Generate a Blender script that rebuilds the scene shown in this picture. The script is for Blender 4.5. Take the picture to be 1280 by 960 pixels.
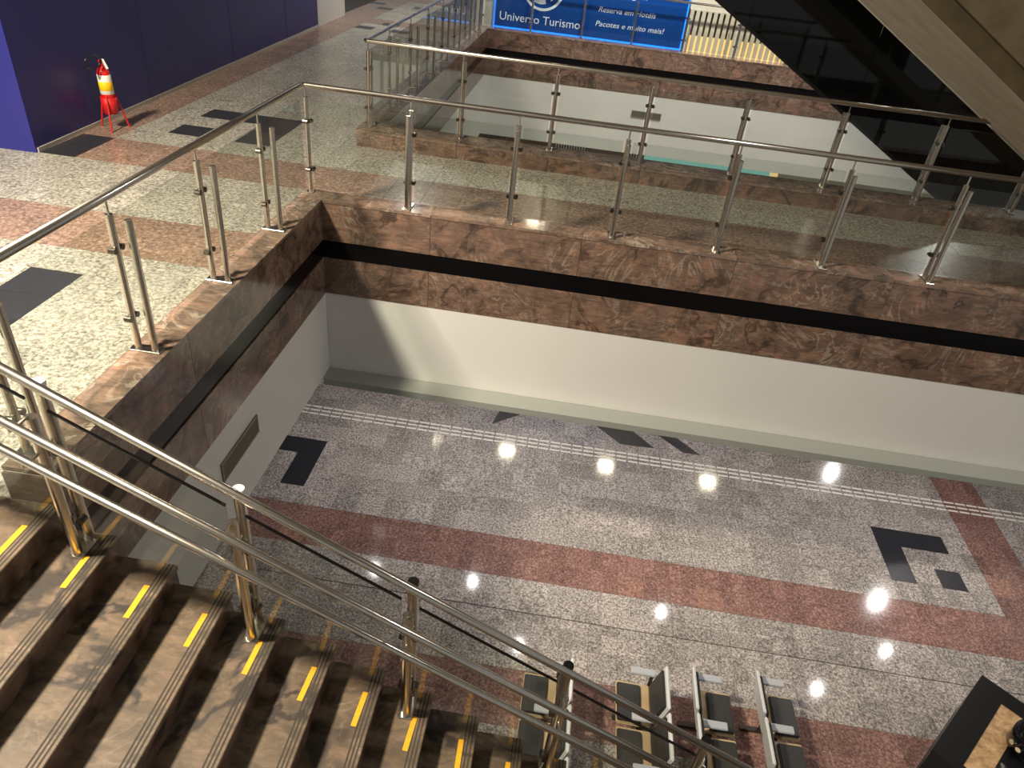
import bpy, bmesh, math, random
from mathutils import Vector, Matrix
random.seed(7)
for o in list(bpy.data.objects): bpy.data.objects.remove(o)
scn = bpy.context.scene
COL = scn.collection

# ------------------------------------------------------------------ camera
R_CV = [[0.987873, 0.120259, 0.09821], [0.148712, -0.55102, -0.821134], [-0.044633, 0.825781, -0.562222]]
CAM = Vector([2.5967, -7.0182, 2.8289])
F_PX = 896.165
cam_d = bpy.data.cameras.new('camera')
cam_d.sensor_fit = 'HORIZONTAL'; cam_d.sensor_width = 36.0
cam_d.lens = F_PX / 1280 * 36
cam_d.clip_start = 0.05; cam_d.clip_end = 200
cam = bpy.data.objects.new('camera', cam_d); COL.objects.link(cam)
_r = Matrix(R_CV).transposed() @ Matrix(((1, 0, 0), (0, -1, 0), (0, 0, -1)))
cam.matrix_world = Matrix.Translation(CAM) @ _r.to_4x4()
scn.camera = cam
def to_px(p):
    q = Matrix(R_CV) @ (Vector(p) - CAM)
    if q.z < 0.05: return None
    return 640 + F_PX*q.x/q.z, 480 + F_PX*q.y/q.z, q.z

# ------------------------------------------------------------------ world, lights, exposure
scn.view_settings.view_transform = 'Standard'
scn.view_settings.look = 'None'
scn.view_settings.gamma = 1.0
scn.view_settings.use_curve_mapping = False
scn.view_settings.exposure = 0.0
w = bpy.data.worlds.new('hall_air'); scn.world = w; w.use_nodes = True
w.node_tree.nodes['Background'].inputs[0].default_value = (0.92, 0.90, 0.86, 1)
w.node_tree.nodes['Background'].inputs[1].default_value = 0.28

def area(name, loc, size, power, col=(1, .96, .9), target=None, shape='SQUARE', size_y=None, spread=math.pi):
    l = bpy.data.lights.new(name, 'AREA'); l.shape = shape; l.size = size
    if size_y: l.size_y = size_y
    l.energy = power; l.color = col; l.spread = spread
    o = bpy.data.objects.new(name, l); COL.objects.link(o); o.location = loc
    if target is not None:
        o.rotation_euler = (Vector(target) - Vector(loc)).to_track_quat('-Z', 'Y').to_euler()
    return o
ZU, ZF, ZC = -0.22, -5.25, 7.0
# key flood lamp high on the ceiling above the left walkway
area('flood_lamp', (-3.3, -5.6, ZC-.15), .95, 1200, (1, .885, .71), (-1.6, -2.6, 0), 'DISK', None, 2.0)
# square ceiling panels beyond the far void, seen as reflections in the lower floor
for x in (1.46, 5.64, 9.93): area('ceiling_panel_lamp', (x, 16.4, 6.0), .5, 90, (1, .9, .66))
# round high-bay lamps
for x, y in ((-2.14, 13.06), (15.4, 11.3), (15.5, 18.3)): area('high_bay_lamp', (x, y, 6.0), .2, 220, (1, .95, .92), None, 'DISK')
# unseen fill light added above the near void to brighten walls and lower floor
area('void_fill_light', (9.5, -3.0, ZC-.1), .5, 270, (1, .95, .92), None, 'DISK')
for x in (3.0, 8.0): area('far_void_fill_light', (x, 9.0, ZC-.1), .5, 190, (1, .95, .9), (x, 12.6, -2), 'DISK', None, 1.6)  # unseen lights added to brighten the white wall of the far void
# recessed downlights in the ceiling of the lower level
for x, y in ((2.84, 1.13), (8.25, 1.26), (9.8, 2.35), (1.78, 2.4), (-.16, 2.31), (5.5, 2.4)):
    area('lower_downlight', (x, y, -2.13), .05, 38, (1, .94, .91), None, 'DISK')

# ------------------------------------------------------------------ helpers
def lin(r, g, b):
    f = lambda c: (c/255/12.92) if c/255 <= .04045 else ((c/255+.055)/1.055)**2.4
    return (f(r), f(g), f(b), 1)
def new_mat(name):
    m = bpy.data.materials.new(name); m.use_nodes = True
    nt = m.node_tree; return m, nt, nt.nodes['Principled BSDF']
def mat(name, rgb, rough=.5, metal=0.0, emit=None, es=0.0, noise=0.0, nscale=8, spec=.5, coat=0):
    m, nt, b = new_mat(name)
    b.inputs['Base Color'].default_value = lin(*rgb)
    b.inputs['Roughness'].default_value = rough
    b.inputs['Metallic'].default_value = metal
    b.inputs['Specular IOR Level'].default_value = spec
    b.inputs['Coat Weight'].default_value = coat
    if emit:
        b.inputs['Emission Color'].default_value = lin(*emit); b.inputs['Emission Strength'].default_value = es
    if noise:
        g = nt.nodes.new('ShaderNodeNewGeometry'); n = nt.nodes.new('ShaderNodeTexNoise')
        n.inputs['Scale'].default_value = nscale; n.inputs['Detail'].default_value = 5
        nt.links.new(g.outputs['Position'], n.inputs['Vector'])
        r = nt.nodes.new('ShaderNodeValToRGB')
        c = lin(*rgb)
        r.color_ramp.elements[0].position = .3; r.color_ramp.elements[1].position = .7
        r.color_ramp.elements[0].color = [max(0, v*(1-noise)) for v in c[:3]] + [1]
        r.color_ramp.elements[1].color = [min(1, v*(1+noise)) for v in c[:3]] + [1]
        nt.links.new(n.outputs['Fac'], r.inputs[0]); nt.links.new(r.outputs[0], b.inputs['Base Color'])
    return m
def ramp(nt, stops):
    r = nt.nodes.new('ShaderNodeValToRGB'); e = r.color_ramp.elements
    while len(e) < len(stops): e.new(.5)
    for i, (p, c) in enumerate(stops): e[i].position = p; e[i].color = c
    return r
def granite(name, stops, scale, rough, tile=.386, tone=.18, warm=None):
    """speckled stone; each tile of the laying grid gets its own shade and its own piece of the pattern"""
    m, nt, b = new_mat(name); L = nt.links.new
    g = nt.nodes.new('ShaderNodeNewGeometry')
    oi = nt.nodes.new('ShaderNodeObjectInfo')
    sn = nt.nodes.new('ShaderNodeVectorMath'); sn.operation = 'SNAP'; sn.inputs[1].default_value = (tile, tile, 50)
    L(g.outputs['Position'], sn.inputs[0])
    wn = nt.nodes.new('ShaderNodeTexWhiteNoise'); wn.noise_dimensions = '4D'
    L(sn.outputs[0], wn.inputs['Vector']); L(oi.outputs['Random'], wn.inputs['W'])
    off = nt.nodes.new('ShaderNodeVectorMath'); off.operation = 'MULTIPLY_ADD'
    off.inputs[1].default_value = (9, 9, 9)
    L(wn.outputs['Color'], off.inputs[0]); L(g.outputs['Position'], off.inputs[2])
    n = nt.nodes.new('ShaderNodeTexNoise'); n.inputs['Scale'].default_value = scale
    n.inputs['Detail'].default_value = 3; n.inputs['Roughness'].default_value = .75
    L(off.outputs[0], n.inputs['Vector'])
    r = ramp(nt, stops); L(n.outputs['Fac'], r.inputs[0])
    n2 = nt.nodes.new('ShaderNodeTexNoise'); n2.inputs['Scale'].default_value = 3; n2.inputs['Detail'].default_value = 2
    L(off.outputs[0], n2.inputs['Vector'])
    ad = nt.nodes.new('ShaderNodeMath'); ad.operation = 'ADD'
    L(wn.outputs['Value'], ad.inputs[0]); L(n2.outputs['Fac'], ad.inputs[1])
    mr = nt.nodes.new('ShaderNodeMapRange'); mr.inputs[1].default_value = .3; mr.inputs[2].default_value = 1.7
    mr.inputs[3].default_value = 1-tone; mr.inputs[4].default_value = 1+tone
    L(ad.outputs[0], mr.inputs[0])
    mx = nt.nodes.new('ShaderNodeMix'); mx.data_type = 'RGBA'; mx.blend_type = 'MULTIPLY'; mx.inputs[0].default_value = 1
    L(r.outputs[0], mx.inputs[6]); L(mr.outputs[0], mx.inputs[7])
    L(mx.outputs[2], b.inputs['Base Color'])
    b.inputs['Roughness'].default_value = rough
    return m
def marble(name, stops, rough, scale=(1.2, 1.2, 1.2), distort=1.6, vein=(200, 185, 165), vein_amt=.5, dark_amt=.5, rotz=.5):
    """brown movement granite: folded bands, pale veins and dark cracks; every slab is cut from another spot"""
    m, nt, b = new_mat(name); L = nt.links.new
    g = nt.nodes.new('ShaderNodeNewGeometry'); oi = nt.nodes.new('ShaderNodeObjectInfo')
    of = nt.nodes.new('ShaderNodeVectorMath'); of.operation = 'MULTIPLY_ADD'; of.inputs[1].default_value = (37, 23, 41)
    cx = nt.nodes.new('ShaderNodeCombineXYZ')
    for i in range(3): L(oi.outputs['Random'], cx.inputs[i])
    L(cx.outputs[0], of.inputs[0]); L(g.outputs['Position'], of.inputs[2])
    mp = nt.nodes.new('ShaderNodeMapping'); mp.inputs['Scale'].default_value = scale; mp.inputs['Rotation'].default_value = (.6, .4, rotz)
    L(of.outputs[0], mp.inputs['Vector'])
    def noise(sc, det, ro, dist, src):
        q = nt.nodes.new('ShaderNodeTexNoise'); q.inputs['Scale'].default_value = sc; q.inputs['Detail'].default_value = det
        q.inputs['Roughness'].default_value = ro; q.inputs['Distortion'].default_value = dist; L(src, q.inputs['Vector']); return q
    def math_(op, a, v=None, b2=None):
        q = nt.nodes.new('ShaderNodeMath'); q.operation = op; L(a, q.inputs[0])
        if b2 is not None: L(b2, q.inputs[1])
        elif v is not None: q.inputs[1].default_value = v
        return q.outputs[0]
    n = noise(2.4, 9, .66, distort, mp.outputs[0])
    r = ramp(nt, stops); L(n.outputs['Fac'], r.inputs[0])
    # folded contour lines: pale veins and dark cracks, in patches
    fold = noise(1.0, 5, .55, distort*.9, mp.outputs[0])
    patch = noise(1.7, 2, .5, 0, mp.outputs[0])
    sn_ = math_('SINE', math_('MULTIPLY', fold.outputs['Fac'], 80.0))
    rv = ramp(nt, [(0, (0, 0, 0, 1)), (.72, (0, 0, 0, 1)), (1.0, (1, 1, 1, 1))]); L(math_('MULTIPLY_ADD', sn_, .5), rv.inputs[0])
    rv.inputs[0].links[0].from_node.inputs[2].default_value = .5
    rp = ramp(nt, [(.45, (0, 0, 0, 1)), (.68, (1, 1, 1, 1))]); L(patch.outputs['Fac'], rp.inputs[0])
    vm = math_('MULTIPLY', math_('MULTIPLY', rv.outputs[0], None, rp.outputs[0]), vein_amt)
    mx = nt.nodes.new('ShaderNodeMix'); mx.data_type = 'RGBA'
    L(vm, mx.inputs[0]); L(r.outputs[0], mx.inputs[6]); mx.inputs[7].default_value = lin(*vein)
    crack = noise(1.0, 5, .6, distort*.6, of.outputs[0])
    rd = ramp(nt, [(.470, (0, 0, 0, 1)), (.492, (1, 1, 1, 1)), (.508, (1, 1, 1, 1)), (.530, (0, 0, 0, 1))]); L(crack.outputs['Fac'], rd.inputs[0])
    rq = ramp(nt, [(.48, (1, 1, 1, 1)), (.60, (0, 0, 0, 1))]); L(patch.outputs['Fac'], rq.inputs[0])
    dm = math_('MULTIPLY', math_('MULTIPLY', rd.outputs[0], None, rq.outputs[0]), dark_amt)
    mx2 = nt.nodes.new('ShaderNodeMix'); mx2.data_type = 'RGBA'; mx2.inputs[7].default_value = lin(40, 33, 29)
    L(dm, mx2.inputs[0]); L(mx.outputs[2], mx2.inputs[6])
    # fine directional grain
    ms = nt.nodes.new('ShaderNodeMapping'); ms.inputs['Rotation'].default_value = (.7, .5, .3); ms.inputs['Scale'].default_value = (5, 16, 30)
    L(of.outputs[0], ms.inputs['Vector'])
    gn = noise(1.0, 5, .7, 1.2, ms.outputs[0])
    gr_ = ramp(nt, [(.30, (.62, .60, .58, 1)), (.5, (.98, .98, .98, 1)), (.70, (1.36, 1.32, 1.28, 1))]); L(gn.outputs['Fac'], gr_.inputs[0])
    mg = nt.nodes.new('ShaderNodeMix'); mg.data_type = 'RGBA'; mg.blend_type = 'MULTIPLY'; mg.inputs[0].default_value = 1
    L(mx2.outputs[2], mg.inputs[6]); L(gr_.outputs[0], mg.inputs[7])
    L(mg.outputs[2], b.inputs['Base Color'])
    b.inputs['Roughness'].default_value = rough
    return m
def glass_mat(name, tint, refl=1.0):
    m = bpy.data.materials.new(name); m.use_nodes = True; nt = m.node_tree; nt.nodes.clear()
    out = nt.nodes.new('ShaderNodeOutputMaterial'); mx = nt.nodes.new('ShaderNodeMixShader')
    t = nt.nodes.new('ShaderNodeBsdfTransparent'); t.inputs[0].default_value = tint
    gl = nt.nodes.new('ShaderNodeBsdfGlossy'); gl.inputs['Roughness'].default_value = .02
    fr = nt.nodes.new('ShaderNodeLayerWeight'); fr.inputs[0].default_value = .5
    pw = nt.nodes.new('ShaderNodeMath'); pw.operation = 'POWER'; pw.inputs[1].default_value = 5
    mu = nt.nodes.new('ShaderNodeMath'); mu.operation = 'MULTIPLY_ADD'; mu.inputs[1].default_value = .9*refl; mu.inputs[2].default_value = .035*refl
    nt.links.new(fr.outputs['Facing'], pw.inputs[0]); nt.links.new(pw.outputs[0], mu.inputs[0]); nt.links.new(mu.outputs[0], mx.inputs[0])
    nt.links.new(t.outputs[0], mx.inputs[1]); nt.links.new(gl.outputs[0], mx.inputs[2])
    nt.links.new(mx.outputs[0], out.inputs[0]); return m

G = lambda v, w=1.0: (v*w, v, v/w, 1)
M = {}
M['granite'] = granite('grey_granite', [(.30, lin(76, 71, 68)), (.43, lin(120, 113, 109)), (.52, lin(154, 147, 141)), (.66, lin(194, 187, 181))], 34, .07, .386, .26)
M['granite_up'] = granite('warm_lit_granite', [(.30, lin(84, 80, 74)), (.42, lin(128, 124, 114)), (.52, lin(160, 156, 144)), (.66, lin(194, 190, 176))], 30, .27, .43, .14)  # upper version of the grey granite, warm light put into its colour
M['red'] = granite('red_granite', [(.30, lin(78, 58, 54)), (.45, lin(114, 86, 80)), (.56, lin(136, 106, 98)), (.70, lin(170, 138, 128))], 30, .07, .386, .24)
M['red_light'] = granite('salmon_red_granite', [(.30, lin(92, 68, 60)), (.45, lin(130, 98, 88)), (.56, lin(152, 118, 105)), (.70, lin(182, 150, 136))], 26, .07, .386, .1)
M['red_up'] = granite('salmon_granite', [(.30, lin(92, 76, 66)), (.45, lin(126, 104, 90)), (.56, lin(148, 124, 108)), (.70, lin(182, 156, 138))], 26, .27, .43, .14)
M['black_tile'] = mat('charcoal_stone', (44, 44, 48), .28, spec=.25, noise=.12, nscale=20)
M['joint'] = mat('dark_grout', (70, 66, 62), .8)
M['marble'] = marble('brown_movement_granite', [(.28, lin(82, 66, 57)), (.45, lin(106, 86, 74)), (.56, lin(120, 97, 83)), (.64, lin(138, 106, 88)), (.76, lin(110, 90, 79))], .14, (1.3, 1.3, 1.3), 1.3, (178, 164, 148), .42, .6)
M['coping'] = marble('pink_movement_granite', [(.25, lin(86, 74, 67)), (.42, lin(112, 96, 85)), (.52, lin(128, 108, 94)), (.62, lin(146, 116, 98)), (.74, lin(118, 104, 94))], .1, (1.3, 1.3, 1.3), 1.6, (186, 176, 160), .7, .4)
M['tread'] = marble('stair_granite', [(.25, lin(70, 60, 49)), (.45, lin(92, 78, 61)), (.56, lin(104, 87, 68)), (.66, lin(112, 91, 74)), (.78, lin(92, 84, 71))], .5, (1.5, 1.5, 1.5), .8, vein_amt=.15, dark_amt=.9, rotz=.2)
M['riser'] = marble('stair_riser_granite', [(.25, lin(76, 60, 52)), (.45, lin(94, 74, 62)), (.6, lin(106, 84, 70)), (.75, lin(92, 74, 62))], .35, (1.5, 1.5, 1.5), .8, vein_amt=.1, dark_amt=.8)
M['band'] = mat('black_polished_stone', (12, 11, 12), .2, spec=.25)
M['white'] = mat('white_plaster', (214, 212, 206), .6, noise=.02, nscale=1.5)
M['ledge'] = mat('pale_grey_plaster', (146, 149, 142), .55)
M['steel'] = mat('brushed_steel', (212, 205, 193), .24, 1.0, noise=.06, nscale=30)
M['steel_dark'] = mat('dark_steel', (110, 104, 96), .28, 1.0)
M['blackcap'] = mat('black_plastic', (14, 14, 15), .3)
M['glass'] = glass_mat('clear_glass', (.90, .92, .90, 1), 1.0)
M['blue'] = mat('navy_panel', (46, 45, 112), .42, noise=.05, nscale=2)
M['blue_front'] = mat('royal_navy_panel', (42, 42, 120), .42)
M['skirting'] = mat('pale_skirting', (186, 180, 168), .5)
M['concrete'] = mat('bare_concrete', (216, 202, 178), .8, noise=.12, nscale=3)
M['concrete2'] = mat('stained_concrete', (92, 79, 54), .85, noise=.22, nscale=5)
M['black_glass'] = mat('black_glass', (6, 7, 8), .04, spec=.5)
M['black_trim'] = mat('black_trim', (8, 8, 8), .4)
M['yellow'] = mat('yellow_tape', (222, 164, 24), .5, noise=.08, nscale=40)
M['groove'] = mat('dark_grip_strip', (58, 52, 44), .8)
M['red_paint'] = mat('red_paint', (205, 26, 22), .3)
M['red_frame'] = mat('red_stand_paint', (190, 28, 30), .4)
M['label_white'] = mat('label_white', (226, 222, 214), .5)
M['label_yellow'] = mat('label_yellow', (244, 196, 10), .5)
M['hose'] = mat('black_rubber', (30, 30, 36), .35)
M['cushion'] = mat('charcoal_vinyl', (46, 46, 44), .45, noise=.1, nscale=40)
M['shell'] = mat('beige_shell', (184, 160, 122), .5, noise=.08, nscale=6)
M['frame'] = mat('pale_grey_frame', (208, 210, 208), .35)
M['arm'] = mat('grey_armrest', (168, 172, 176), .4)
M['sign'] = mat('blue_sign_face', (4, 66, 140), .35, emit=(2, 66, 150), es=.2)
M['sign_text'] = mat('white_lettering', (225, 232, 240), .5, emit=(225, 232, 240), es=.25)
M['neon'] = mat('blue_edge_light', (40, 150, 255), .4, emit=(30, 130, 255), es=1.1)
M['slat'] = mat('cream_slat', (226, 214, 190), .5)
M['slat_back'] = mat('violet_backing', (120, 112, 140), .6)
M['warm_strip'] = mat('warm_light_strip', (250, 216, 150), .5, emit=(255, 214, 140), es=.9)
M['cream'] = mat('cream_wall', (226, 220, 196), .6)
M['vent'] = mat('grey_vent', (120, 116, 104), .45)
M['vent_dark'] = mat('vent_mesh', (84, 80, 68), .6)
M['cyan'] = mat('aqua_shop_glass', (150, 214, 206), .2, emit=(150, 220, 210), es=.5)
M['brown'] = mat('brown_laminate', (128, 84, 52), .5)
M['tan'] = marble('tan_board', [(.3, lin(150, 118, 80)), (.5, lin(186, 150, 106)), (.7, lin(204, 172, 132))], .5, (4, 4, 4), .4, vein_amt=.1, dark_amt=.1)
M['chrome'] = mat('chrome', (235, 235, 235), .06, 1.0)
M['ceil'] = mat('ceiling_paint', (150, 146, 138), .8)
M['tactile'] = mat('pale_tactile_bar', (222, 216, 208), .3)

def link(o, parent=None):
    COL.objects.link(o)
    if parent is not None: o.parent = parent
    return o
def mesh_from(bm, name, m, smooth=False):
    me = bpy.data.meshes.new(name); bm.normal_update(); bm.to_mesh(me); bm.free()
    me.materials.append(m)
    if smooth:
        for p in me.polygons: p.use_smooth = True
    return me
def obj(name, bm, m, parent=None, smooth=False):
    return link(bpy.data.objects.new(name, mesh_from(bm, name, m, smooth)), parent)
def inst(name, me, parent=None, loc=(0, 0, 0), rot=(0, 0, 0), scale=(1, 1, 1)):
    o = bpy.data.objects.new(name, me); o.location = loc; o.rotation_euler = rot; o.scale = scale
    return link(o, parent)
def empty(name, loc=(0, 0, 0), rz=0):
    o = bpy.data.objects.new(name, None); o.location = loc; o.rotation_euler = (0, 0, rz); o.empty_display_size = .1
    return link(o)
def tag(o, label=None, cat=None, group=None, kind=None):
    if label: o['label'] = label
    if cat: o['category'] = cat
    if group: o['group'] = group
    if kind: o['kind'] = kind
    return o
def box(bm, x0, x1, y0, y1, z0, z1, bev=0.0):
    v = [bm.verts.new(p) for p in ((x0, y0, z0), (x1, y0, z0), (x1, y1, z0), (x0, y1, z0), (x0, y0, z1), (x1, y0, z1), (x1, y1, z1), (x0, y1, z1))]
    fs = [bm.faces.new([v[i] for i in f]) for f in ((0, 3, 2, 1), (4, 5, 6, 7), (0, 1, 5, 4), (1, 2, 6, 5), (2, 3, 7, 6), (3, 0, 4, 7))]
    if bev:
        es = list({e for f in fs for e in f.edges})
        bmesh.ops.bevel(bm, geom=es, offset=bev, segments=1, affect='EDGES')
    return bm
def B(*a, **k): return box(bmesh.new(), *a, **k)
def tube(bm, p0, p1, r, n=12, r1=None, caps=True):
    p0 = Vector(p0); p1 = Vector(p1); d = (p1-p0).normalized()
    u = d.orthogonal().normalized(); v = d.cross(u); r1 = r if r1 is None else r1
    a = [bm.verts.new(p0+(u*math.cos(t)+v*math.sin(t))*r) for t in [2*math.pi*i/n for i in range(n)]]
    b = [bm.verts.new(p1+(u*math.cos(t)+v*math.sin(t))*r1) for t in [2*math.pi*i/n for i in range(n)]]
    for i in range(n): bm.faces.new((a[i], a[(i+1) % n], b[(i+1) % n], b[i]))
    if caps: bm.faces.new(a[::-1]); bm.faces.new(b)
    return bm
def T(*a, **k): return tube(bmesh.new(), *a, **k)
def polytube(bm, pts, r, n=10):
    pts = [Vector(p) for p in pts]; rings = []
    for i, p in enumerate(pts):
        d = (pts[min(i+1, len(pts)-1)] - pts[max(i-1, 0)]).normalized()
        u = d.cross(Vector((0.123, 0.31, 1))).normalized(); v = d.cross(u)
        rings.append([bm.verts.new(p+(u*math.cos(2*math.pi*k/n)+v*math.sin(2*math.pi*k/n))*r) for k in range(n)])
    for a, b in zip(rings, rings[1:]):
        for k in range(n): bm.faces.new((a[k], a[(k+1) % n], b[(k+1) % n], b[k]))
    bm.faces.new(rings[0][::-1]); bm.faces.new(rings[-1]); return bm
def prism(bm, pts, axis, a, b):
    """extrude a 2D outline (list of pairs) along axis between a and b"""
    def P(p, t):
        return (t, p[0], p[1]) if axis == 0 else (p[0], t, p[1]) if axis == 1 else (p[0], p[1], t)
    A = [bm.verts.new(P(p, a)) for p in pts]; Bv = [bm.verts.new(P(p, b)) for p in pts]; n = len(pts)
    for i in range(n): bm.faces.new((A[i], A[(i+1) % n], Bv[(i+1) % n], Bv[i]))
    bm.faces.new(A[::-1]); bm.faces.new(Bv)
    bmesh.ops.recalc_face_normals(bm, faces=bm.faces[:])
    return bm
def lathe(bm, prof, n=24, c=(0, 0)):
    rings = [[bm.verts.new((c[0]+r*math.cos(2*math.pi*k/n), c[1]+r*math.sin(2*math.pi*k/n), z)) for k in range(n)] for r, z in prof]
    for a, b in zip(rings, rings[1:]):
        for k in range(n): bm.faces.new((a[k], a[(k+1) % n], b[(k+1) % n], b[k]))
    bm.faces.new(rings[0][::-1]); bm.faces.new(rings[-1])
    return bm
UNIT = {}
def unit_tile(m):
    if m not in UNIT:
        bm = bmesh.new(); box(bm, -.5, .5, -.5, .5, -.012, 0)
        UNIT[m] = mesh_from(bm, 'tile', M[m])
    return UNIT[m]

# ------------------------------------------------------------------ tiled floors
def lay_tiles(parent, cells, z, gap, nmax=300):
    """cells: (x0,x1,y0,y1,material). The largest in the photograph become objects, the others one joined part."""
    vis = []
    for c in cells:
        p = to_px(((c[0]+c[1])/2, (c[2]+c[3])/2, z))
        s = 0
        if p and -30 < p[0] < 1310 and -30 < p[1] < 990: s = (c[1]-c[0])*(c[3]-c[2])/p[2]**3
        if c[4] == 'black_tile' and s: s += 1
        vis.append((s, c))
    vis.sort(key=lambda t: -t[0])
    rest = {}
    for i, (s, c) in enumerate(vis):
        x0, x1, y0, y1, m = c
        if s > 0 and i < nmax:
            inst('floor_tile', unit_tile(m), parent, ((x0+x1)/2, (y0+y1)/2, z), (0, 0, 0), (x1-x0-gap, y1-y0-gap, 1))
        else:
            bm = rest.setdefault(m, bmesh.new())
            box(bm, x0+gap/2, x1-gap/2, y0+gap/2, y1-gap/2, z-.012, z)
    big = bmesh.new(); mats = []; me = bpy.data.meshes.new('outer_tiles')
    for m, bm in rest.items():
        k = len(mats); mats.append(M[m])
        for f in bm.faces: f.material_index = k
        tmp = bpy.data.meshes.new('t'); bm.to_mesh(tmp); bm.free(); big.from_mesh(tmp); bpy.data.meshes.remove(tmp)
    big.to_mesh(me); big.free()
    for m in mats: me.materials.append(m)
    if mats: tag(link(bpy.data.objects.new('outer_tiles', me), parent), kind='stuff')

# lower hall floor
fl = tag(obj('floor_lower', B(-9, 16, -11, 26, ZF-.12, ZF-.008), M['joint']), 'grey granite tiled floor of the lower hall', kind='structure')
xs = [-.95+.386*n for n in range(-9, 38)]
ys = [-5.0, -4.58, -4.2, -3.81, -3.425, -3.04, -2.655, -2.27, -1.885, -1.5, -1.06, -.62, -.33, -.045, .34, .725, 1.11, 1.495, 1.88, 2.265, 2.65, 3.035, 3.42, 3.805, 4.19, 4.575, 4.96]
yy = 4.96
while yy < 24: yy += .386; ys.append(yy)
black = set()
def near(v, L): return min(range(len(L)), key=lambda i: abs(L[i]-v))
r0, c0 = near(1.11, ys), near(8.314, xs)
for dc, dr in ((0, 2), (1, 2), (2, 2), (0, 1), (0, 0), (2, 0)): black.add((c0+dc, r0+dr))
c0 = near(-1.336, xs)
for dc, dr in ((0, 2), (-1, 2), (-2, 2), (0, 1), (0, 0), (-2, 0)): black.add((c0+dc, r0+dr))
cells = []
for i in range(len(xs)-1):
    for j in range(len(ys)-1):
        cx, cy = (xs[i]+xs[i+1])/2, (ys[j]+ys[j+1])/2
        m = 'granite'
        if -.045 < cy < .725 or -2.27 < cy < -1.5 or (9.8 < cx < 10.66 and cy > .725) or 7.3 < cy < 8.05: m = 'red'
        if m == 'red' and random.random() < .05: m = 'red_light'
        if (i, j) in black: m = 'black_tile'
        g0 = .012 if abs(ys[j]+.62) < .01 else 0
        cells.append((xs[i], xs[i+1], ys[j]+g0, ys[j+1], m))
lay_tiles(fl, cells, ZF, .003)
# dark diagonal inlays near the back of the lower floor
for pts in ([(1.75, 3.46), (1.86, 4.02), (2.5, 4.6), (3.2, 4.6), (2.36, 3.98)],
            [(4.13, 3.44), (4.76, 3.47), (3.7, 4.6), (2.95, 4.6)],
            [(5.28, 3.47), (5.60, 3.47), (4.85, 4.25), (4.45, 4.25)]):
    obj('floor_inlay', prism(bmesh.new(), pts, 2, ZF-.004, ZF+.0015), M['black_tile'], fl)
# tactile guide bars
bar = mesh_from(B(-.088, .088, -.02, .02, 0, .006, bev=.003), 'tactile_bar', M['tactile'])
x = -1.85
while x < 12.0:
    for k in range(3):
        inst('tactile_bar', bar, fl, (x, 2.97+.105*k + .012*(x+.3)/6, ZF))
    x += .2

# upper floor: slabs around the two voids
up = tag(empty('floor_upper'), 'granite tiled floor of the upper walkways, warm light painted into its colour', kind='structure')
def slab(x0, x1, y0, y1, z1=ZU-.008, z0=-1.0): return obj('floor_slab', B(x0, x1, y0, y1, z0, z1), M['joint'], up)
slab(-12, -.24, -12, 26); slab(-.24, 0.02, -12, -4.40)
slab(-.24, 16, .24, 2.64); slab(-.24, 16, 12.95, 26)
rows = [-4.40, -4.01, -3.58, -3.15, -2.72, -2.29, -1.86, -1.43, -1.0, -.58, -.23, .12, .45, .78, 1.2, 1.62, 2.1, 2.54, 2.99, 3.43]
while rows[-1] < 22: rows.append(rows[-1]+.43)
rows = [-7.4, -6.97, -6.54, -6.11, -5.68, -5.25, -4.83] + rows
cols = [-5.83, -5.40, -4.97, -4.54, -4.11, -3.68, -3.25, -2.82, -2.39, -1.92, -1.45, -1.02, -.62, -.25]
cc = [-.25, 0.0, .43]
while cc[-1] < 11: cc.append(cc[-1]+.43)
blk = set()
for cx, cy in ((-3.46, 1.0), (-3.46, 1.4), (-2.6, 2.32), (-2.6, 3.2), (-2.15, 3.2), (-1.68, 3.2), (-1.68, 2.8), (-1.68, 2.3), (-1.68, -2.1), (-1.68, -2.5), (-1.68, -2.9),
               (-2.15, -2.9), (-2.6, -2.9), (-3.0, 11.6), (-2.6, 12.5), (-3.4, 15.2), (-2.6, 16.0), (-3.9, 16.0), (-2.15, 11.6)): blk.add((round(cx, 2), round(cy, 2)))
def is_blk(x0, x1, y0, y1): return any(x0 < a < x1 and y0 < b < y1 for a, b in blk)
ucells = []
def up_mat(cx, cy):
    if -1.43 < cy < -.58 or .78 < cy < 1.62: return 'red_up'
    if cx < -3.25 and cy > .78: return 'red_up'
    if 12.6 < cy < 13.4 or 17 < cy < 18: return 'red_up'
    return 'granite_up'
for j in range(len(rows)-1):
    y0, y1 = rows[j], rows[j+1]; cy = (y0+y1)/2
    C = list(cols)
    if cy < -4.4: C = C + [.02]
    for i in range(len(C)-1):
        x0, x1 = C[i], C[i+1]; cx = (x0+x1)/2
        if cy > .78 and x1 < -3.9: continue
        if cy > .78 and x0 < -3.7 < x1: pass
        m = 'black_tile' if is_blk(x0, x1, y0, y1) else up_mat(cx, cy)
        g0 = .012 if abs(y0-.12) < .01 else 0
        ucells.append((x0, x1, y0+g0, y1, m))
    if cy > 13.0:
        for i in range(len(cc)-1): ucells.append((cc[i], cc[i+1], y0, y1, up_mat(0, cy)))
for i in range(len(cc)-1):
    for y0, y1 in ((.26, .78), (.78, 1.2), (1.2, 1.62), (1.62, 2.1), (2.1, 2.63)):
        ucells.append((cc[i], cc[i+1], y0, y1, up_mat(0, (y0+y1)/2)))
lay_tiles(up, ucells, ZU, .003)

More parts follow.
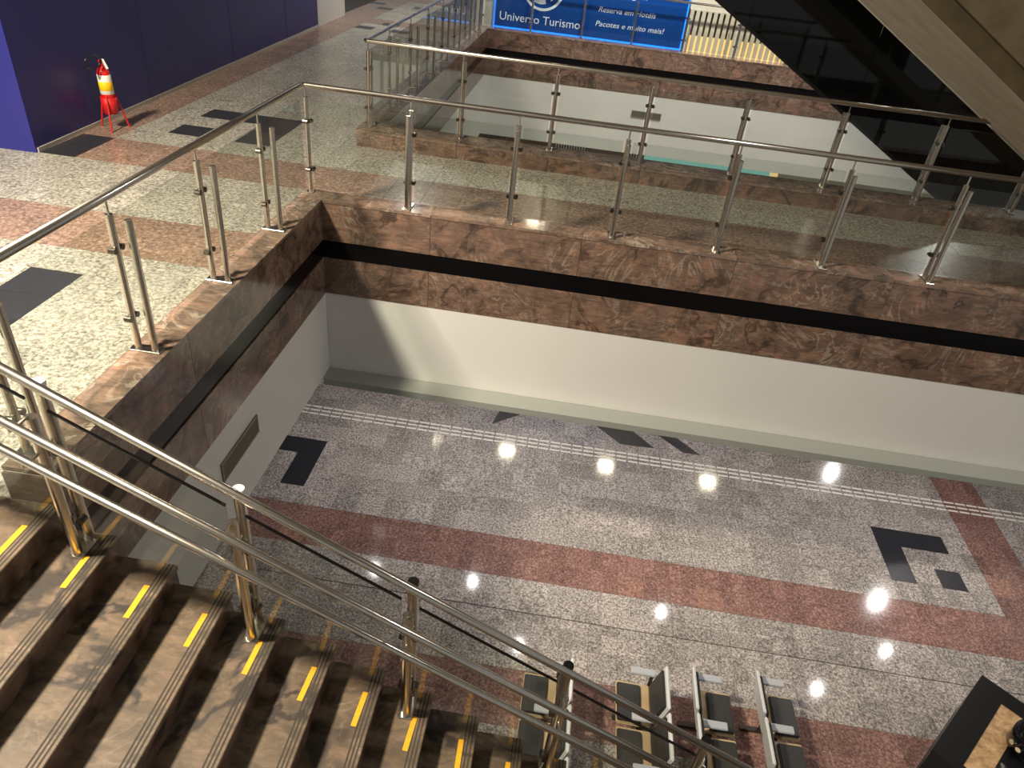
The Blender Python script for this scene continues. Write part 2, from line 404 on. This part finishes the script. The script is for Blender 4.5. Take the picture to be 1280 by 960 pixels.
# ------------------------------------------------------------------ parapets around the voids
def panels(parent, name, axis, fixed, thick, a0, a1, step, start, z0, z1, m, gap=.004):
    """cladding slabs along x (axis 0) or y (axis 1); fixed = face coordinate, thick signed away from the face"""
    cuts = [a0]; c = start
    while c < a1:
        if c > a0+.05: cuts.append(c)
        c += step
    cuts.append(a1)
    for a, b in zip(cuts, cuts[1:]):
        lo, hi = sorted((fixed, fixed+thick))
        if axis == 0: bm = B(a+gap/2, b-gap/2, lo, hi, z0, z1)
        else: bm = B(lo, hi, a+gap/2, b-gap/2, z0, z1)
        # origin at slab centre so each slab has its own place
        o = obj(name, bm, M[m], parent)
def parapet(name, label, axis, face, sgn, a0, a1, step, start, zb, kerb=.25, clad_a0=None):
    """face: void-side coordinate; sgn: direction away from the void"""
    core0, core1 = sorted((face+sgn*.03, face+sgn*(kerb-.015)))
    core = B(a0, a1, core0, core1, zb, -.03) if axis == 0 else B(core0, core1, a0, a1, zb, -.03)
    w_ = tag(obj(name, core, M['white']), label, kind='structure')
    panels(w_, 'cladding_slab', axis, face, sgn*.03, a0, a1, step, start, -.45, -.032, 'marble')
    panels(w_, 'black_band', axis, face+sgn*.012, sgn*.018, a0, a1, 3*step, start, -.655, -.45, 'band', .001)
    panels(w_, 'cladding_slab', axis, face, sgn*.03, a0, a1, step, start, -1.09, -.655, 'marble')
    lo, hi = sorted((face+sgn*.004, face+sgn*.03))
    obj('bulkhead', B(a0, a1, lo, hi, zb, -1.092) if axis == 0 else B(lo, hi, a0, a1, zb, -1.092), M['white'], w_)
    panels(w_, 'coping_stone', axis, face-sgn*.006, sgn*(kerb+.012), a0, a1, step, start, -.03, 0, 'coping')
    return w_
wl = parapet('wall_left', 'brown granite parapet with black band on the left of the near void', 1, 0.0, -1, -4.38, 0.0, 1.54, -2.83-1.54, -2.1)
panels(wl, 'kerb_slab', 0, -4.38, -.02, -.25, 0, 3, 5, ZU, -.03, 'riser')
wb = parapet('wall_back', 'brown granite parapet with black band across the back of the near void', 0, 0.0, 1, -.25, 13, 1.59, 1.17, -2.1)
obj('light_ledge', B(0.005, 13, -.25, 0.004, -2.19, -2.1, bev=.004), M['ledge'], wb)
# lower level ceiling under the walkway (carries the downlights)
tag(obj('ceiling_lower', B(-.24, 16, .03, 3.03, -2.12, -2.0), M['white']), 'white ceiling of the lower level', kind='structure')
# second void
V2 = (-.13, 3.05, 12.6)
wfl = parapet('wall_far_left', 'brown granite parapet on the left of the far void', 1, V2[0], -1, V2[1], V2[2], 1.54, 4.2, -2.58, .3)
wfb = parapet('wall_far_back', 'brown granite parapet under the blue sign at the far void', 0, V2[2], 1, V2[0]-.3, 14, 1.59, 1.2, -2.58, .35)
wn = tag(obj('wall_walkway', B(V2[0]-.27, 14, 2.65, 3.02, -2.1, -.03), M['white']), 'low brown granite kerb between walkway and far void', kind='structure')
panels(wn, 'kerb_slab', 0, 2.625, .025, V2[0]-.3, 14, 1.24, .95, ZU, -.032, 'marble')
panels(wn, 'kerb_slab', 1, V2[0]-.3, .03, 2.65, 3.02, 3, 5, ZU, -.032, 'marble')
panels(wn, 'cladding_slab', 0, V2[1], -.03, V2[0], 14, 1.54, 1.2, -1.09, -.032, 'marble')
panels(wn, 'coping_stone', 0, 2.615, .44, V2[0]-.31, 14, 1.24, .95, -.03, 0, 'coping')

# vents in the white bulkheads
def vent(name, parent_label, axis, fixed, a0, a1, z0, z1):
    t = tag(empty(name, ((fixed, (a0+a1)/2, z0) if axis == 1 else ((a0+a1)/2, fixed, z0))), parent_label, 'vent', 'air vents in the white bulkheads')
    L_, H_ = a1-a0, z1-z0
    def loc(bm):
        if axis == 1: bmesh.ops.rotate(bm, verts=bm.verts[:], cent=(0, 0, 0), matrix=Matrix.Rotation(math.pi/2, 3, 'Z'))
        return bm
    fr = bmesh.new()
    for a in ((-L_/2, L_/2, 0, .02), (-L_/2, L_/2, H_-.02, H_), (-L_/2, -L_/2+.02, .02, H_-.02), (L_/2-.02, L_/2, .02, H_-.02)): box(fr, a[0], a[1], -.012, 0, a[2], a[3])
    obj('frame', loc(fr), M['vent'], t)
    obj('mesh_panel', loc(B(-L_/2+.02, L_/2-.02, -.004, 0, .02, H_-.02)), M['vent_dark'], t)
    n = 6
    sl = mesh_from(loc(B(-L_/2+.02, L_/2-.02, -.009, -.004, -.004, .004)), 'louvre', M['vent'])
    for k in range(n): inst('louvre', sl, t, (0, 0, .02+(H_-.04)*(k+.5)/n))
    return t
vent('air_vent', 'grey framed air vent on the white bulkhead left of the lower floor', 1, 0.0, -2.70, -1.97, -1.57, -1.37)
vent('air_vent', 'dark air vent on the far white bulkhead behind the glass railing', 0, 12.6, 3.78, 4.55, -1.65, -1.48)

# ------------------------------------------------------------------ railings
PM = {}
PM['post'] = mesh_from(T((0, .06, .01), (0, .06, .97), .024, 14), 'post', M['steel'], False)
PM['inner'] = mesh_from(T((0, -.06, .01), (0, -.06, .95), .024, 14), 'inner_tube', M['steel'])
PM['plate'] = mesh_from(B(-.042, .042, -.11, .11, 0, .012, bev=.003), 'base_plate', M['steel'])
PM['stem'] = mesh_from(T((0, .06, .97), (0, .06, 1.06), .008, 8), 'stem', M['steel'])
def _clamp():
    bm = bmesh.new()
    tube(bm, (.02, 0, 0), (.046, 0, 0), .012, 10); tube(bm, (.04, -.022, 0), (.04, .022, 0), .021, 12); return bm
PM['clamp'] = mesh_from(_clamp(), 'glass_clamp', M['steel_dark'])
def post(root, x, y, rz, clamps=(1, 1), stem=True):
    p = inst('post', PM['post'], root, (x, y, 0), (0, 0, rz))
    inst('inner_tube', PM['inner'], p); inst('base_plate', PM['plate'], p)
    if stem: inst('stem', PM['stem'], p)
    for s in (0, 1):
        if clamps[s]:
            for z in (.25, .74): inst('glass_clamp', PM['clamp'], p, (0, .06, z), (0, 0, 0 if s else math.pi))
    return p
def pane(root, p0, p1, z0=.05, z1=.95, inset=.05):
    p0 = Vector(p0); p1 = Vector(p1); d = (p1-p0).normalized(); a = p0+d*inset; b = p1-d*inset
    n = Vector((-d.y, d.x, 0))*.005; bm = bmesh.new()
    pts = [(a+n).xy, (b+n).xy, (b-n).xy, (a-n).xy]
    prism(bm, [tuple(q) for q in pts], 2, z0, z1)
    return obj('glass_pane', bm, M['glass'], root)
def rail(root, pts, r=.027): return obj('handrail', polytube(bmesh.new(), pts, r, 14), M['steel'], root, True)
# near void railing (left run with visible post pairs, back run)
r1 = tag(empty('guard_railing', (0, 0, 0)), 'steel and glass guard railing around the near void', 'railing')
H = math.pi/2
py = [-.89, -2.0, -3.11, -4.24]
for y in py: post(r1, -.14, y, H)
bx = [.90+1.078*k for k in range(7)]
for x in bx: post(r1, x, .12, 0)
cp = inst('post', PM['post'], r1, (-.17, .12, 0)); inst('base_plate', PM['plate'], cp, (0, .06, 0), (0, 0, 0), (1, .45, 1)); inst('stem', PM['stem'], cp)
for z in (.25, .74):
    inst('glass_clamp', PM['clamp'], cp, (0, .06, z)); inst('glass_clamp', PM['clamp'], cp, (0, .06, z), (0, 0, -H))
rx, ry = -.20, .18
yl = [ry-.02]+py
for a, b in zip(yl, yl[1:]): pane(r1, (rx, a, 0), (rx, b, 0))
xl = [rx+.03]+bx
for a, b in zip(xl, xl[1:]): pane(r1, (a, ry, 0), (b, ry, 0))
rail(r1, [(rx, -4.30, 1.08), (rx, -1, 1.08), (rx, ry-.035, 1.08), (rx+.01, ry-.01, 1.08), (rx+.035, ry, 1.08), (2, ry, 1.08), (7.5, ry, 1.08)])
# far void railing: near run, left run, far run
r2 = tag(empty('guard_railing', (0, 3, 0)), 'steel and glass guard railing around the far void beyond the walkway', 'railing')
r2.location = (0, 0, 0)
nx = [.95+1.232*k for k in range(8)]
for x in nx: post(r2, x, 2.90, math.pi)
ly = [4.05+1.30*k for k in range(7)]
for y in ly: post(r2, -.29, y, H)
for x in (-.33, .93, 2.21, 3.47, 4.73, 6.01, 7.29, 8.55): post(r2, x, 12.78, 0)
post(r2, -.31, 2.90, math.pi)
ny = 2.84; lx = -.35; fy = 12.84
for a, b in zip([lx]+nx, nx): pane(r2, (a, ny, 0), (b, ny, 0))
for a, b in zip([ny]+ly, ly+[fy-.06]): pane(r2, (lx, a, 0), (lx, b, 0))
fx = [-.33, .93, 2.21, 3.47, 4.73, 6.01, 7.29, 8.55]
for a, b in zip(fx, fx[1:]): pane(r2, (a, fy, 0), (b, fy, 0))
rail(r2, [(7.6, ny, 1.08), (4, ny, 1.08), (lx+.035, ny, 1.08), (lx+.01, ny+.01, 1.08), (lx, ny+.035, 1.08), (lx, 8, 1.08), (lx, fy-.035, 1.08), (lx+.01, fy-.01, 1.08), (lx+.035, fy, 1.08), (8.7, fy, 1.08)])

# ------------------------------------------------------------------ staircase
RISE, GO, X0, Z0, YS, YE = .168, .308, .335, -.388, -4.40, -7.6
st = tag(empty('staircase', (0, -6, ZU)), 'brown granite staircase with grooved treads descending to the lower hall', 'staircase')
st.location = (0, 0, 0)
def nose(k): return X0+GO*k, Z0-RISE*k
NT = 29
tread_me = mesh_from(B(-GO-.03, .012, YE, YS, -.035, 0, bev=.004), 'tread', M['tread'])
riser_me = mesh_from(B(-.02, 0, YE, YS-.004, -RISE, -.035), 'riser', M['riser'])
gr = bmesh.new()
for dx in (-.012, -.034, -.056): box(gr, dx-.005, dx+.004, YE, YS-.002, -.002, .0012)
groove_me = mesh_from(gr, 'grip_strip', M['groove'])
yel_me = mesh_from(B(-.016, .016, -.11, .11, 0, .0016), 'yellow_strip', M['yellow'])
for k in range(0, NT):
    x, z = nose(k)
    t = inst('tread', tread_me, st, (x, 0, z))
    inst('grip_strip', groove_me, t)
    inst('riser', riser_me, st, (x-GO, 0, z+RISE))
    inst('yellow_strip', yel_me, t, (-.074, -4.68, 0), (0, 0, random.uniform(-.06, .06)))
inst('riser', riser_me, st, nose(NT-1)[:1]+(0, nose(NT-1)[1]))
# landing edge
t = inst('tread', tread_me, st, (nose(-1)[0], 0, ZU+.001)); inst('grip_strip', groove_me, t); inst('yellow_strip', yel_me, t, (-.074, -4.68, 0))
# sloping body under the steps
pts = [(0.0, ZU-.04)]
for k in range(0, NT):
    x, z = nose(k); pts += [(x-GO-.012, z-.034), (x-.012, z-.034)]
xe = nose(NT-1)[0]-.012
pts += [(xe, ZF+.0), (xe-.45, ZF), (0.0, ZU-.6)]
obj('stair_slab', prism(bmesh.new(), pts, 1, YE+.01, YS-.012), M['riser'], st)

# stair railing
sr = tag(empty('stair_railing', (0, 0, 0)), 'steel stair railing with three handrails and glass panes on the granite steps', 'railing')
SL = RISE/GO
def zline(x): return Z0 - SL*(x-X0)
sp_far = mesh_from(T((0, 0, .01), (0, 0, 1.07), .030, 16), 'post', M['steel'])
sp_cap = mesh_from(T((0, 0, 1.06), (0, 0, 1.10), .032, 16), 'cap', M['blackcap'])
sp_cap2 = mesh_from(T((0, 0, 1.06), (0, 0, 1.085), .032, 16), 'cap', M['frame'])
sp_near = mesh_from(T((0, 0, .01), (0, 0, .95), .030, 16), 'inner_tube', M['steel'])
sp_plate = mesh_from(B(-.045, .045, -.09, .09, 0, .012, bev=.003), 'base_plate', M['steel'])
br = bmesh.new(); tube(br, (0, 0, 0), (0, -.115, 0), .009, 8); tube(br, (0, -.115, 0), (0, -.115, .03), .009, 8)
bracket = mesh_from(br, 'rail_bracket', M['steel'])
post_x = []
for i, k in enumerate((-3, 0, 3, 6, 9, 12)):
    x, z = nose(k); x -= .13
    if k == -3: x, z = -.62, ZU+.0
    post_x.append((x, z))
    hx = zline(x) - z if k >= 0 else .05       # nosing line above the tread here
    p = inst('post', sp_far, sr, (x, -4.455, z))
    inst('cap', sp_cap2 if i in (1, 2) else sp_cap, p)
    inst('inner_tube', sp_near, p, (0, -.11, 0))
    inst('base_plate', sp_plate, p, (0, -.055, 0))
    for s in (0, 1):
        for zz in (.22, .70): inst('glass_clamp', PM['clamp'], p, (0, -.055, zz), (0, 0, 0 if s else math.pi))
    for hgt in (.92, .70): inst('rail_bracket', bracket, p, (0, -.125, hgt+hx-.03))
def slope_rail(y, h, x0, x1, r): return obj('handrail', polytube(bmesh.new(), [(x0, y, zline(x0)+h), (x1, y, zline(x1)+h)], r, 14), M['steel'], sr, True)
slope_rail(-4.51, 1.035, -.75, 4.7, .024)
slope_rail(-4.69, .925, -.75, 4.7, .022)
slope_rail(-4.69, .715, -.75, 4.7, .022)
for (xa, za), (xb, zb) in zip(post_x, post_x[1:]):
    a, b = xa+.05, xb-.05
    bm = bmesh.new(); prism(bm, [(a, zline(a)+.03), (b, zline(b)+.03), (b, zline(b)+.91), (a, zline(a)+.91)], 1, -4.515, -4.505)
    g_ = obj('glass_pane', bm, M['glass'], sr)
    bm = bmesh.new(); prism(bm, [(a, zline(a)+.905), (b, zline(b)+.905), (b, zline(b)+.915), (a, zline(a)+.915)], 1, -4.517, -4.503)
    obj('pane_edge', bm, M['blackcap'], g_)

# ------------------------------------------------------------------ blue hoarding with extinguisher
bw = tag(empty('wall_hoarding', (-3.69, .78, ZU), math.radians(1.4)), 'navy blue panelled hoarding wall beside the upper walkway', kind='structure')
seams = [0, 2.63, 4.06, 5.54, 6.80, 8.24, 9.06, 10.32]
for i, (a, b) in enumerate(zip(seams, seams[1:])):
    obj('hoarding_panel', B(-.05, .004 if i % 2 else 0, a+.004, b-.004, .05, 3.6), M['blue'], bw)
obj('hoarding_front', B(-5, -.001, -.03, 0.0, .0, 3.6), M['blue_front'], bw)
obj('skirting', B(-.04, .012, 0, 10.32, 0, .05), M['skirting'], bw)
obj('hoarding_core', B(-.3, -.05, .01, 10.3, 0, 3.6), M['joint'], bw)
obj('white_panel', B(-.05, .0, 10.32, 12.5, 0, 3.6), M['white'], bw)

ex = tag(empty('fire_extinguisher', (-3.47, 1.97, ZU)), 'red fire extinguisher with yellow label standing in a red tripod stand', 'extinguisher')
obj('cylinder', lathe(bmesh.new(), [(.05, .22), (.074, .235), (.078, .26), (.078, .66), (.07, .71), (.045, .745), (.024, .76), (.022, .79)], 28), M['red_paint'], ex, True)
lab = obj('label', lathe(bmesh.new(), [(.0785, .44), (.0795, .441), (.0795, .669), (.0785, .67)], 28), M['label_white'], ex, True)
obj('label_band', lathe(bmesh.new(), [(.0795, .485), (.0805, .486), (.0805, .59), (.0795, .591)], 28), M['label_yellow'], lab, True)
bm = bmesh.new(); tube(bm, (0, 0, .785), (0, 0, .84), .026, 14); tube(bm, (-.03, 0, .82), (.05, -.01, .82), .014, 10)
obj('valve', bm, M['red_paint'], ex)
bm = bmesh.new(); prism(bm, [(-.02, .845), (.05, .86), (.13, .76), (.115, .75), (.045, .835), (-.02, .83)], 1, -.012, .012)
bmesh.ops.rotate(bm, verts=bm.verts[:], cent=(0, 0, 0), matrix=Matrix.Rotation(-.5, 3, 'Z'))
obj('lever', bm, M['label_white'], ex)
bm = bmesh.new()
polytube(bm, [(.01+.03*math.sin(t), -.03-.15*(1-math.cos(t)), .82+.05*(1-math.cos(t))/2+.08*math.sin(t)) for t in [i*2*math.pi/20 for i in range(21)]], .011, 8)
obj('hose', bm, M['hose'], ex, True)
stand = obj('stand_bucket', lathe(bmesh.new(), [(.06, .19), (.088, .2), (.096, .40), (.094, .40), (.086, .21)], 24), M['red_frame'], ex, True)
for a in (-1.2, .9, 3.0):
    c, s = math.cos(a), math.sin(a)
    obj('stand_leg', T((c*.09, s*.09, .42), (c*.19, s*.19, 0), .011, 8), M['red_frame'], ex)

# ------------------------------------------------------------------ concrete flight and escalator
cf = tag(empty('wall_concrete_flight', (0, 0, 0)), 'bare concrete upper stair flight sloping down over the walkway', kind='structure')
def cz(x): return 5.413 - x*.573             # underside of the flight
xa, xb = 2.6, 9.8
obj('flight_slab', prism(bmesh.new(), [(xa, cz(xa)), (xb, cz(xb)), (xb, cz(xb)+.24), (xa, cz(xa)+.24)], 1, .02, 3.05), M['concrete'], cf)
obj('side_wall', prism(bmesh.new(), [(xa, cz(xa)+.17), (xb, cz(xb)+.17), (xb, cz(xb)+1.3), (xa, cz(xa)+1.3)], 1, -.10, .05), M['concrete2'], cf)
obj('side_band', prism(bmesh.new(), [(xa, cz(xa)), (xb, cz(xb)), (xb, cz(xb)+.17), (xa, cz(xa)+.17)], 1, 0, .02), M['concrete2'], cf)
obj('edge_strip', prism(bmesh.new(), [(xa, cz(xa)-.014), (xb, cz(xb)-.014), (xb, cz(xb)+.24), (xa, cz(xa)+.24)], 1, 3.05, 3.075), M['skirting'], cf)

es = tag(empty('escalator', (0, 0, 0)), 'black glass sided escalator descending through the far void', 'escalator')
ye = 6.0
def ez(x): return 1.762 - (x-4.339)*.5736
x0, x1 = -1.2, 15.6
step = 2.05; x = x0
while x < x1-.1:
    b = min(x+step, x1)
    obj('glass_panel', prism(bmesh.new(), [(x+.004, ez(x+.004)+.06), (b-.004, ez(b-.004)+.06), (b-.004, ez(b-.004)+2.3), (x+.004, ez(x+.004)+2.3)], 1, ye, ye+.02), M['black_glass'], es)
    x = b
obj('lower_edge', prism(bmesh.new(), [(x0, ez(x0)), (x1, ez(x1)), (x1, ez(x1)+.06), (x0, ez(x0)+.06)], 1, ye-.015, ye+.03), M['black_trim'], es)
obj('truss', prism(bmesh.new(), [(x0, ez(x0)+.02), (x1, ez(x1)+.02), (x1, ez(x1)+1.3), (x0, ez(x0)+1.3)], 1, ye+.02, ye+1.5), M['black_trim'], es)
obj('balustrade', prism(bmesh.new(), [(x0, ez(x0)+1.3), (x1, ez(x1)+1.3), (x1, ez(x1)+2.25), (x0, ez(x0)+2.25)], 1, ye+1.3, ye+1.32), M['glass'], es)
for yy_ in (ye+.01, ye+1.31):
    obj('handrail', polytube(bmesh.new(), [(x0, yy_, ez(x0)+2.33), (x1, yy_, ez(x1)+2.33)], .04, 10), M['hose'], es)

# ------------------------------------------------------------------ blue agency sign, slatted shop front
def text(s, size, loc, m, parent, shear=0, name='lettering', width=None):
    c = bpy.data.curves.new('t', 'FONT'); c.body = s; c.size = size; c.extrude = .002; c.shear = shear; c.resolution_u = 4
    o = bpy.data.objects.new('t', c); COL.objects.link(o)
    bpy.context.view_layer.update()
    me = bpy.data.meshes.new_from_object(o.evaluated_get(bpy.context.evaluated_depsgraph_get()))
    bpy.data.objects.remove(o); bpy.data.curves.remove(c)
    xs_ = [v.co.x for v in me.vertices]; wd = max(xs_)-min(xs_)
    sx = width/wd if width else 1
    for v in me.vertices: v.co = Vector(((v.co.x-min(xs_))*sx, -v.co.z, v.co.y))
    me.materials.clear(); me.materials.append(M[m])
    q = bpy.data.objects.new(name, me); q.location = loc; return link(q, parent)
sg = tag(empty('agency_sign', (2.3, 13.12, 0)), 'large blue illuminated travel agency sign with white lettering behind the far railing', 'sign')
sg.location = (0, 0, 0)
obj('sign_face', B(-.03, 4.70, 13.10, 13.22, .02, 2.6), M['sign'], sg)
for a in ((-.06, 4.73, -.02, .02), (-.06, -.03, .02, 2.6), (4.70, 4.73, .02, 2.6)):
    obj('edge_light', B(a[0], a[1], 13.08, 13.2, a[2], a[3]), M['neon'], sg)
text('Universo Turismo', .27, (.09, 13.095, .17), 'sign_text', sg, width=2.05)
text('Reserva em Hotéis', .17, (2.55, 13.095, .62), 'sign_text', sg, .2, width=1.42)
text('Pacotes e muito mais!', .17, (2.52, 13.095, .30), 'sign_text', sg, .2, width=1.72)
text('gem', .17, (3.32, 13.095, .99), 'sign_text', sg, .2, width=.38)
def ring(r0, r1, cx, cz_, y0, n=40):
    bm = bmesh.new(); vs = []
    for k in range(n):
        a = 2*math.pi*k/n
        vs.append([bm.verts.new((cx+r*math.cos(a), y, cz_+r*math.sin(a))) for r, y in ((r0, y0), (r1, y0), (r1, y0+.006), (r0, y0+.006))])
    for k in range(n):
        A, Bq = vs[k], vs[(k+1) % n]
        for i in range(4): bm.faces.new((A[i], A[(i+1) % 4], Bq[(i+1) % 4], Bq[i]))
    return bm
obj('logo_ring', ring(.46, .52, 1.14, .99, 13.094), M['sign_text'], sg)
bm = bmesh.new(); tube(bm, (1.10, 13.10, 1.0), (1.10, 13.094, 1.0), .38, 40); obj('logo_globe', bm, M['sign_text'], sg)
bm = bmesh.new(); prism(bm, [(1.27+.08*math.cos(t)-.1*math.sin(t)*0, .86+.25*math.sin(t)) for t in [i*2*math.pi/20 for i in range(20)]], 1, 13.088, 13.0938)
obj('logo_crescent', bm, M['sign'], sg)

sf = tag(empty('slatted_shopfront', (6, 13.2, 0)), 'cream slatted shop front lit warm along its foot, right of the blue sign', 'shopfront')
sf.location = (0, 0, 0)
obj('back_panel', B(4.76, 9.5, 13.24, 13.3, .34, 2.4), M['slat_back'], sf)
obj('light_strip', B(4.76, 9.5, 13.22, 13.3, -.2, .34), M['warm_strip'], sf)
obj('header', B(4.76, 9.5, 13.14, 13.2, .90, 1.2), M['cream'], sf)
slm = mesh_from(B(-.046, .046, 13.14, 13.2, -.2, .9), 'slat', M['slat'])
x = 4.84
while x < 9.5: inst('slat', slm, sf, (x, 0, 0)); x += .145
tag(obj('wall_cream', B(-.5, -.09, 13.16, 13.3, ZU, 3), M['cream']), 'cream wall strip left of the blue sign', kind='structure')

# lower level shop front glimpsed under the far bulkhead
ls = tag(empty('lower_shopfront', (4, 14, ZF)), 'lower level shop front with aqua glass glimpsed below the far bulkhead', 'shopfront')
ls.location = (0, 0, 0)
def lsp(n, a, b, m): return obj(n, B(a+.005, b-.005, 14.0, 14.1, ZF, -2.3), M[m], ls)
lsp('black_panel', -3, .45, 'black_trim'); lsp('wood_panel', .45, 1.88, 'brown'); lsp('wood_panel', 2.8, 3.9, 'brown'); lsp('aqua_panel', 4.45, 8.05, 'cyan'); lsp('lit_panel', 8.05, 8.27, 'warm_strip'); lsp('pale_panel', 8.27, 13, 'cream')
for a, b in ((1.88, 2.8), (3.9, 4.45)):
    lsp('grille_back', a, b, 'black_trim')
    q = a+.03
    while q < b-.02: obj('grille_bar', B(q-.018, q+.018, 13.96, 13.998, ZF, -2.3), M['cream'], ls); q += .075

# ------------------------------------------------------------------ waiting benches
def bench(label, xb, y0, face, n=3):
    """xb: x of the backrest top; face = direction the sitters look (+1/-1 in x)"""
    t = tag(empty('waiting_bench', (xb, y0, ZF)), label, 'bench', 'beam seat benches on the lower floor')
    f = face; P = .585
    def pr(n_, pts, m, a, b, par=t, bev=.012):
        bm = prism(bmesh.new(), [(f*x_, z_) for x_, z_ in pts], 1, a, b)
        bmesh.ops.bevel(bm, geom=bm.edges[:], offset=bev, segments=2, affect='EDGES')
        return obj(n_, bm, M[m], par)
    obj('beam', B(*sorted((f*.22, f*.30)), -P*n, 0, .30, .36), M['steel_dark'], t)
    for yq in (-.25, -P*n+.25):
        bm = B(*sorted((f*.23, f*.29)), yq-.03, yq+.03, .03, .30); box(bm, *sorted((f*.0, f*.52)), yq-.03, yq+.03, 0, .03)
        obj('leg', bm, M['steel_dark'], t)
    for k in range(n):
        ya, yb_ = -P*(k+1)+.02, -P*k-.02
        s = pr('seat', [(.14, .39), (.54, .40), (.55, .43), (.14, .42)], 'shell', ya, yb_)
        pr('seat_cushion', [(.25, .425), (.54, .432), (.535, .464), (.26, .458)], 'cushion', ya+.022, yb_-.04, s)
        b_ = pr('backrest', [(.10, .42), (.13, .42), (.035, .85), (0, .85)], 'frame', ya, yb_)
        pr('back_cushion', [(.132, .46), (.16, .46), (.075, .82), (.045, .82)], 'cushion', ya+.035, yb_-.035, b_)
    for k in range(n+1):
        yc = -P*k
        a = pr('armrest', [(.11, .615), (.40, .615), (.40, .645), (.11, .645)], 'arm', yc-.048, yc+.048, t, .008)
        obj('arm_support', B(*sorted((f*.12, f*.16)), yc-.012, yc+.012, .36, .615), M['steel_dark'], a)
    return t
bench('leftmost waiting bench, partly behind the stair railing, seats facing left', 3.42, -1.78, -1)
bench('waiting bench second from left, seats facing left with beige shells showing', 4.52, -1.68, -1)
bench('waiting bench third from left, pale back edge on the left, seats facing right', 4.80, -1.62, 1)
bench('rightmost waiting bench, nearest the black cabinet, seats facing right', 5.56, -1.53, 1)

# ------------------------------------------------------------------ black cabinet with tan inset and dark bin at the corner
kb = tag(empty('display_cabinet', (8.41, -1.05, ZF), math.radians(-132)), 'low black cabinet with a tan speckled inset in its top', 'cabinet')
# local x runs along the long edge, local y to the right-hand side
bm = bmesh.new()
Lk, Wk, Hk = 1.5, .95, .8
for a in ((0, Lk, 0, .30), (0, .22, .30, Wk), (Lk-.1, Lk, .30, Wk), (.22, Lk-.1, .54, Wk)): box(bm, a[0], a[1], a[2], a[3], Hk-.06, Hk)
obj('top_frame', bm, M['black_trim'], kb)
obj('body', B(0.01, Lk-.01, .01, Wk-.01, 0, Hk-.06), M['black_trim'], kb)
obj('inset_panel', B(.22, Lk-.1, .30, .54, Hk-.06, Hk-.012), M['tan'], kb)
cb = tag(empty('dark_bin', (8.72, -1.82, ZF)), 'dark glossy cylinder with chrome fittings beside the black cabinet', 'bin')
cb.location = (8.53, -1.97, ZF+Hk)
obj('drum', lathe(bmesh.new(), [(.21, 0), (.23, .02), (.23, .22), (.21, .27), (.15, .29)], 28), M['black_glass'], cb, True)
bm = bmesh.new()
for q in ((-.225, -.04), (-.20, -.11)): tube(bm, (q[0], q[1], .16), (q[0]*1.25, q[1]*1.25, .16), .03, 12)
obj('chrome_knobs', bm, M['chrome'], cb)

# ------------------------------------------------------------------ ceiling of the hall
tag(obj('ceiling', B(-12, 20, -14, 30, ZC, ZC+.2), M['ceil']), 'grey ceiling of the hall', kind='structure')
